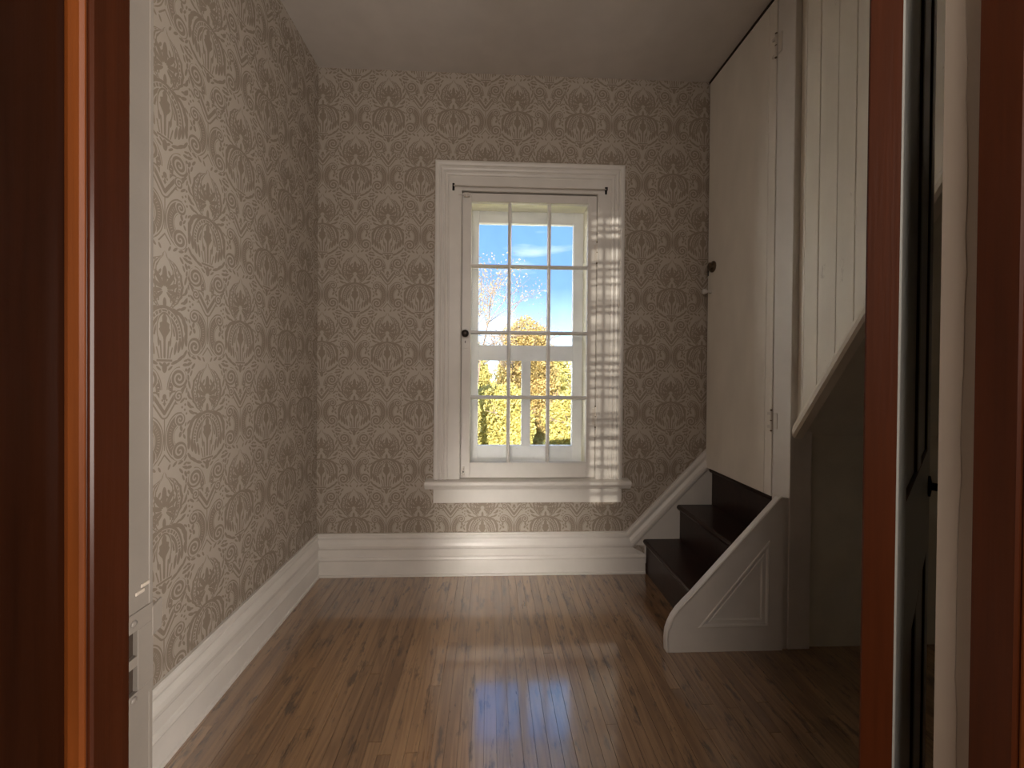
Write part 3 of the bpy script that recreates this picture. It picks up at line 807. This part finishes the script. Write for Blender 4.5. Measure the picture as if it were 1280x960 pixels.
SO = 1.475                       # rise of the upper flight per unit towards the viewer
XBD = 1.2355
side = empty('wall_boarding', (XBD, 1.0, 1.8), kind=S, label='cream board wall enclosing the upper flight, cut off along a sloping rail')
def zslope(y): return .895 + (1.566 - y) * SO
edges_ = [1.566, 1.536, 1.470, 1.391, 1.319]
while edges_[-1] > .50: edges_.append(edges_[-1] - random.choice((.068, .074, .078)))
for a, b_ in zip(edges_, edges_[1:]):
    y1, y0 = a - .0007, b_ + .0007
    z1, z0 = zslope(y1), zslope(y0)
    if z1 >= H - .02: break
    pts = [(y1, z1), (y1, H), (y0, H), (y0, min(z0, H - .001))]
    bm = bmesh.new()
    dx = random.uniform(-.0008, .0008)
    add_prism(bm, pts, 'x', XBD + dx, XBD + .018 + dx, .0014)
    link('board', bm, M['board_paint'], side)
# backing and sloped underside
yT = 1.566 - (H - .895) / SO
prism('soffit', [(1.58, .862), (1.58, .895), (yT, H), (yT - .03, H)], 'x', XBD + .02, XF, M['shade_paint'], side)
box('backing', XBD + .019, XBD + .024, yT + .05, 1.56, 1.0, H, M['gap_shade'], None) if False else None
# the rail along the lower edge: flat upper fillet, rounded lower nose
RP = [(.026, .022), (-.002, .022), (-.004, .016), (-.010, .012), (-.017, .006), (-.020, -.004), (-.017, -.014), (-.008, -.020), (.026, -.020)]
nl = math.hypot(1, SO)
bm = bmesh.new()
def rring(y): return [(XBD + a, y, zslope(y) - .004 + b_ * nl) for a, b_ in RP]
sweep(bm, [rring(1.5655), rring(yT + .05)])
link('rail', bm, M['board_paint'], side)

# ------------------------------------------------------------------ hall behind the viewer (only its light reaches the picture)
HY = -.90
bm = bmesh.new()
add_box(bm, -1.75, -1.65, HY, YF0, 0, H2); 
link('wall_hall_left', bm, M['hall'], kind=S, label='hall wall left of the viewer')
box('wall_hall_right', 2.1, 2.2, HY, YF0, 0, H2, M['hall'], kind=S, label='hall wall right of the viewer')
box('floor_hall', -1.7, 2.15, HY, YF1 - .02, -.06, 0, M['varnish_dark'], kind=S, label='hall floor')
box('ceiling_hall', -1.7, 2.15, HY, YF0, H2, H2 + .08, M['ceiling'], kind=S, label='hall ceiling')
# unseen hall window, slot and slats shaped so the sun streaks the casing
dyw = D - .03 - HY
hx0, hx1 = .545 - dyw * math.tan(SUN_AZ) , .708 - dyw * math.tan(SUN_AZ)
rise = dyw / math.cos(SUN_AZ) * math.tan(SUN_EL)
hz0, hz1 = .36 + rise, 2.03 + rise
bm = bmesh.new()
for a in ((-1.75, hx0, 0, H2), (hx1, 2.2, 0, H2), (hx0, hx1, 0, hz0), (hx0, hx1, min(hz1, H2 - .02), H2)): add_box(bm, a[0], a[1], HY - .03, HY, a[2], a[3])
link('wall_hall_back', bm, M['hall'], kind=S, label='hall wall behind the viewer with a narrow window')
hw = empty('window_2', ((hx0 + hx1) / 2, HY, hz0), kind=S, label='unseen hall window behind the viewer, slats shaped to streak the sun')
box('pane', hx0 - .005, hx1 + .005, HY - .02, HY - .017, hz0 - .005, min(hz1, H2 - .02) + .005, M['hall_glass'], hw)
z = hz0
while z < min(hz1, H2 - .02):
    g_ = random.uniform(.022, .050); t_ = random.uniform(-.006, .006)
    if random.random() < .85:
        th = random.uniform(.010, .034)
        prism('streak_slat', [(hx0, z), (hx1, z + t_), (hx1, z + t_ + th), (hx0, z + th)], 'y', HY - .012, HY - .009, M['white'], hw)
    z += g_
box('bar', (hx0 + hx1) / 2 - .018, (hx0 + hx1) / 2 - .004, HY - .03, HY - .012, hz0, min(hz1, H2 - .02), M['white'], hw)

# ------------------------------------------------------------------ outside: lawn far below and autumn trees
box('ground', -80, 80, 4, 140, -5.2, -5.0, M['grass'], kind=S, label='lawn far below the window')
def leaf_cloud(bm, blobs, n, size, rnd):
    vol = [b[3] * b[4] * b[5] for b in blobs]; tot = sum(vol)
    for (cx, cy, cz, a, b_, c), vv in zip(blobs, vol):
        for _ in range(int(n * vv / tot)):
            while True:
                p = Vector((rnd.uniform(-1, 1), rnd.uniform(-1, 1), rnd.uniform(-1, 1)))
                if .25 < p.length < 1: break
            p = Vector((cx + p.x * a, cy + p.y * b_, cz + p.z * c))
            u = Vector((rnd.gauss(0, 1), rnd.gauss(0, 1), rnd.gauss(0, 1))).normalized(); w = u.orthogonal().normalized()
            w = (Matrix.Rotation(rnd.uniform(0, 6.28), 3, u) @ w); q = u.cross(w); s_ = size * rnd.uniform(.7, 1.4)
            bm.append((p - w * s_, p + q * s_ * .45, p + w * s_, p - q * s_ * .45))
def limb(bm, a, b_, r0, r1, n=6):
    a, b_ = Vector(a), Vector(b_); ax = (b_ - a).normalized(); u = ax.orthogonal().normalized(); w = ax.cross(u)
    A = [bm.verts.new(a + (u * math.cos(k * math.tau / n) + w * math.sin(k * math.tau / n)) * r0) for k in range(n)]
    B_ = [bm.verts.new(b_ + (u * math.cos(k * math.tau / n) + w * math.sin(k * math.tau / n)) * r1) for k in range(n)]
    for k in range(n): bm.faces.new((A[k], A[(k + 1) % n], B_[(k + 1) % n], B_[k]))
    bm.faces.new(list(reversed(A))); bm.faces.new(B_)
def tree(label, x, y, top, rad, leaves, size, mat, seed, sparse=False):
    rnd = random.Random(seed)
    t = empty('autumn_tree', (x, y, -5.0), label=label, cat='tree', group='autumn trees outside the window')
    bm = bmesh.new()
    tz = -5 + (top + 5) * .45
    limb(bm, (x, y, -5.05), (x, y, tz), .22, .15, 8)
    link('trunk', bm, M['bark'], t)
    bm = bmesh.new(); tips = []
    def grow(p, d, l, r, k):
        q = p + d * l
        limb(bm, p, q, r, r * .62, 5)
        tips.append(q)
        if k == 0: return
        for _ in range(3 if k > 1 else 2):
            e = (d + Vector((rnd.gauss(0, .5), rnd.gauss(0, .5), rnd.gauss(.12, .35)))).normalized()
            grow(q, e, l * rnd.uniform(.58, .8), r * .58, k - 1)
    for _ in range(5):
        d = Vector((rnd.gauss(0, .22 if sparse else .45), rnd.gauss(0, .45), 1)).normalized()
        grow(Vector((x, y, tz - .2)), d, (top - tz) * .38, .05 if sparse else .10, 4 if sparse else 3)
    link('branches', bm, M['bark'], t)
    quads = []
    if sparse:
        for q in tips:
            leaf_cloud(quads, [(q.x, q.y, q.z, .28, .28, .28)], max(1, int(leaves / len(tips))), size, rnd)
    else:
        low = max(-4.9, .3 - y * .2); zc = (top + low) / 2; hh = (top - low) / 2
        blobs = [(x, y, zc, rad * .9, rad * .9, hh * .92)]
        for _ in range(10):
            a = rnd.uniform(0, 6.28); zz = rnd.uniform(-.7, .85); rr = math.sqrt(1 - zz * zz) * rad * .75
            blobs.append((x + math.cos(a) * rr, y + math.sin(a) * rr, zc + zz * hh * .8, rad * .38, rad * .38, rad * .34))
        leaf_cloud(quads, blobs, leaves, size, rnd)
    me = bpy.data.meshes.new('foliage'); vs = []; fs = []
    for q in quads:
        k = len(vs); vs += [v - Vector((x, y, -5)) for v in q]; fs.append((k, k + 1, k + 2, k + 3))
    me.from_pydata([tuple(v) for v in vs], [], fs); me.materials.append(mat)
    o = bpy.data.objects.new('foliage', me); C.objects.link(o); o.parent = t; o['kind'] = 'stuff'
tree('tall thin half-bare tree at the left of the view outside', -.62, 15.0, 5.2, 1.6, 3600, .034, M['leaf_orange'], 3, True)
tree('broad low yellow tree filling the lower left panes', .25, 18.0, .70, 1.7, 30000, .075, M['leaf_yellow'], 8)
tree('low yellow tree filling the lower right panes', 4.7, 20.6, .45, 2.0, 28000, .09, M['leaf_yellow'], 11)
tree('golden round-topped tree in the middle of the window view', 2.2, 24.6, 4.9, 2.0, 34000, .08, M['leaf_orange'], 5)
tree('distant yellow tree at the left edge of the window view', -2.6, 38.0, 5.2, 2.8, 26000, .13, M['leaf_yellow'], 14)
tree('yellow tree at the right edge of the window view', 8.4, 31.0, 1.4, 2.7, 24000, .11, M['leaf_yellow'], 17)
tree('distant golden tree behind the middle one', 5.0, 42.0, 3.2, 4.6, 34000, .15, M['leaf_yellow'], 19)

# unseen white houses added to bounce sunlight in through the window
def house(label, x0, x1, y0, y1, top, ridge):
    h_ = empty('bounce_house', ((x0 + x1) / 2, (y0 + y1) / 2, -5), label=label, cat='house', group='added light-bouncing houses')
    box('wall', x0, x1, y0, y1, -5.02, top, M['clapboard'], h_)
    bm = bmesh.new(); z = -4.6
    while z < top - .2: add_prism(bm, [(y0, z), (y0 - .035, z), (y0 - .008, z + .20), (y0, z + .20)], 'x', x0 - .01, x1 + .01); z += .20
    link('clapboard', bm, M['clapboard'], h_, kind='stuff')
    xm = (x0 + x1) / 2
    prism('roof', [(x0 - .5, top - .05), (xm, ridge), (x1 + .5, top - .05)], 'y', y0 - .4, y1 + .4, M['shingle'], h_)
    for i in range(2):
        for zc in (-2.6, 1.0) if top < 6 else (-2.6, 1.0, 4.8):
            xc = x0 + (x1 - x0) * (.28 + .44 * i)
            f_ = box('window', xc - .55, xc + .55, y0 - .09, y0 - .02, zc - .8, zc + .8, M['clapboard'], h_)
            for a in (-.44, .03): box('pane', xc + a, xc + a + .41, y0 - .10, y0 - .085, zc - .68, zc + .68, M['dark_window'], f_)
house('unseen white house added left of the window view to bounce sunlight', -13.0, -3.0, 5.5, 9.0, 4.0, 5.8)
house('unseen white house added right of the window view to bounce sunlight', 4.6, 15.0, 8.0, 18.0, 8.0, 11.5)
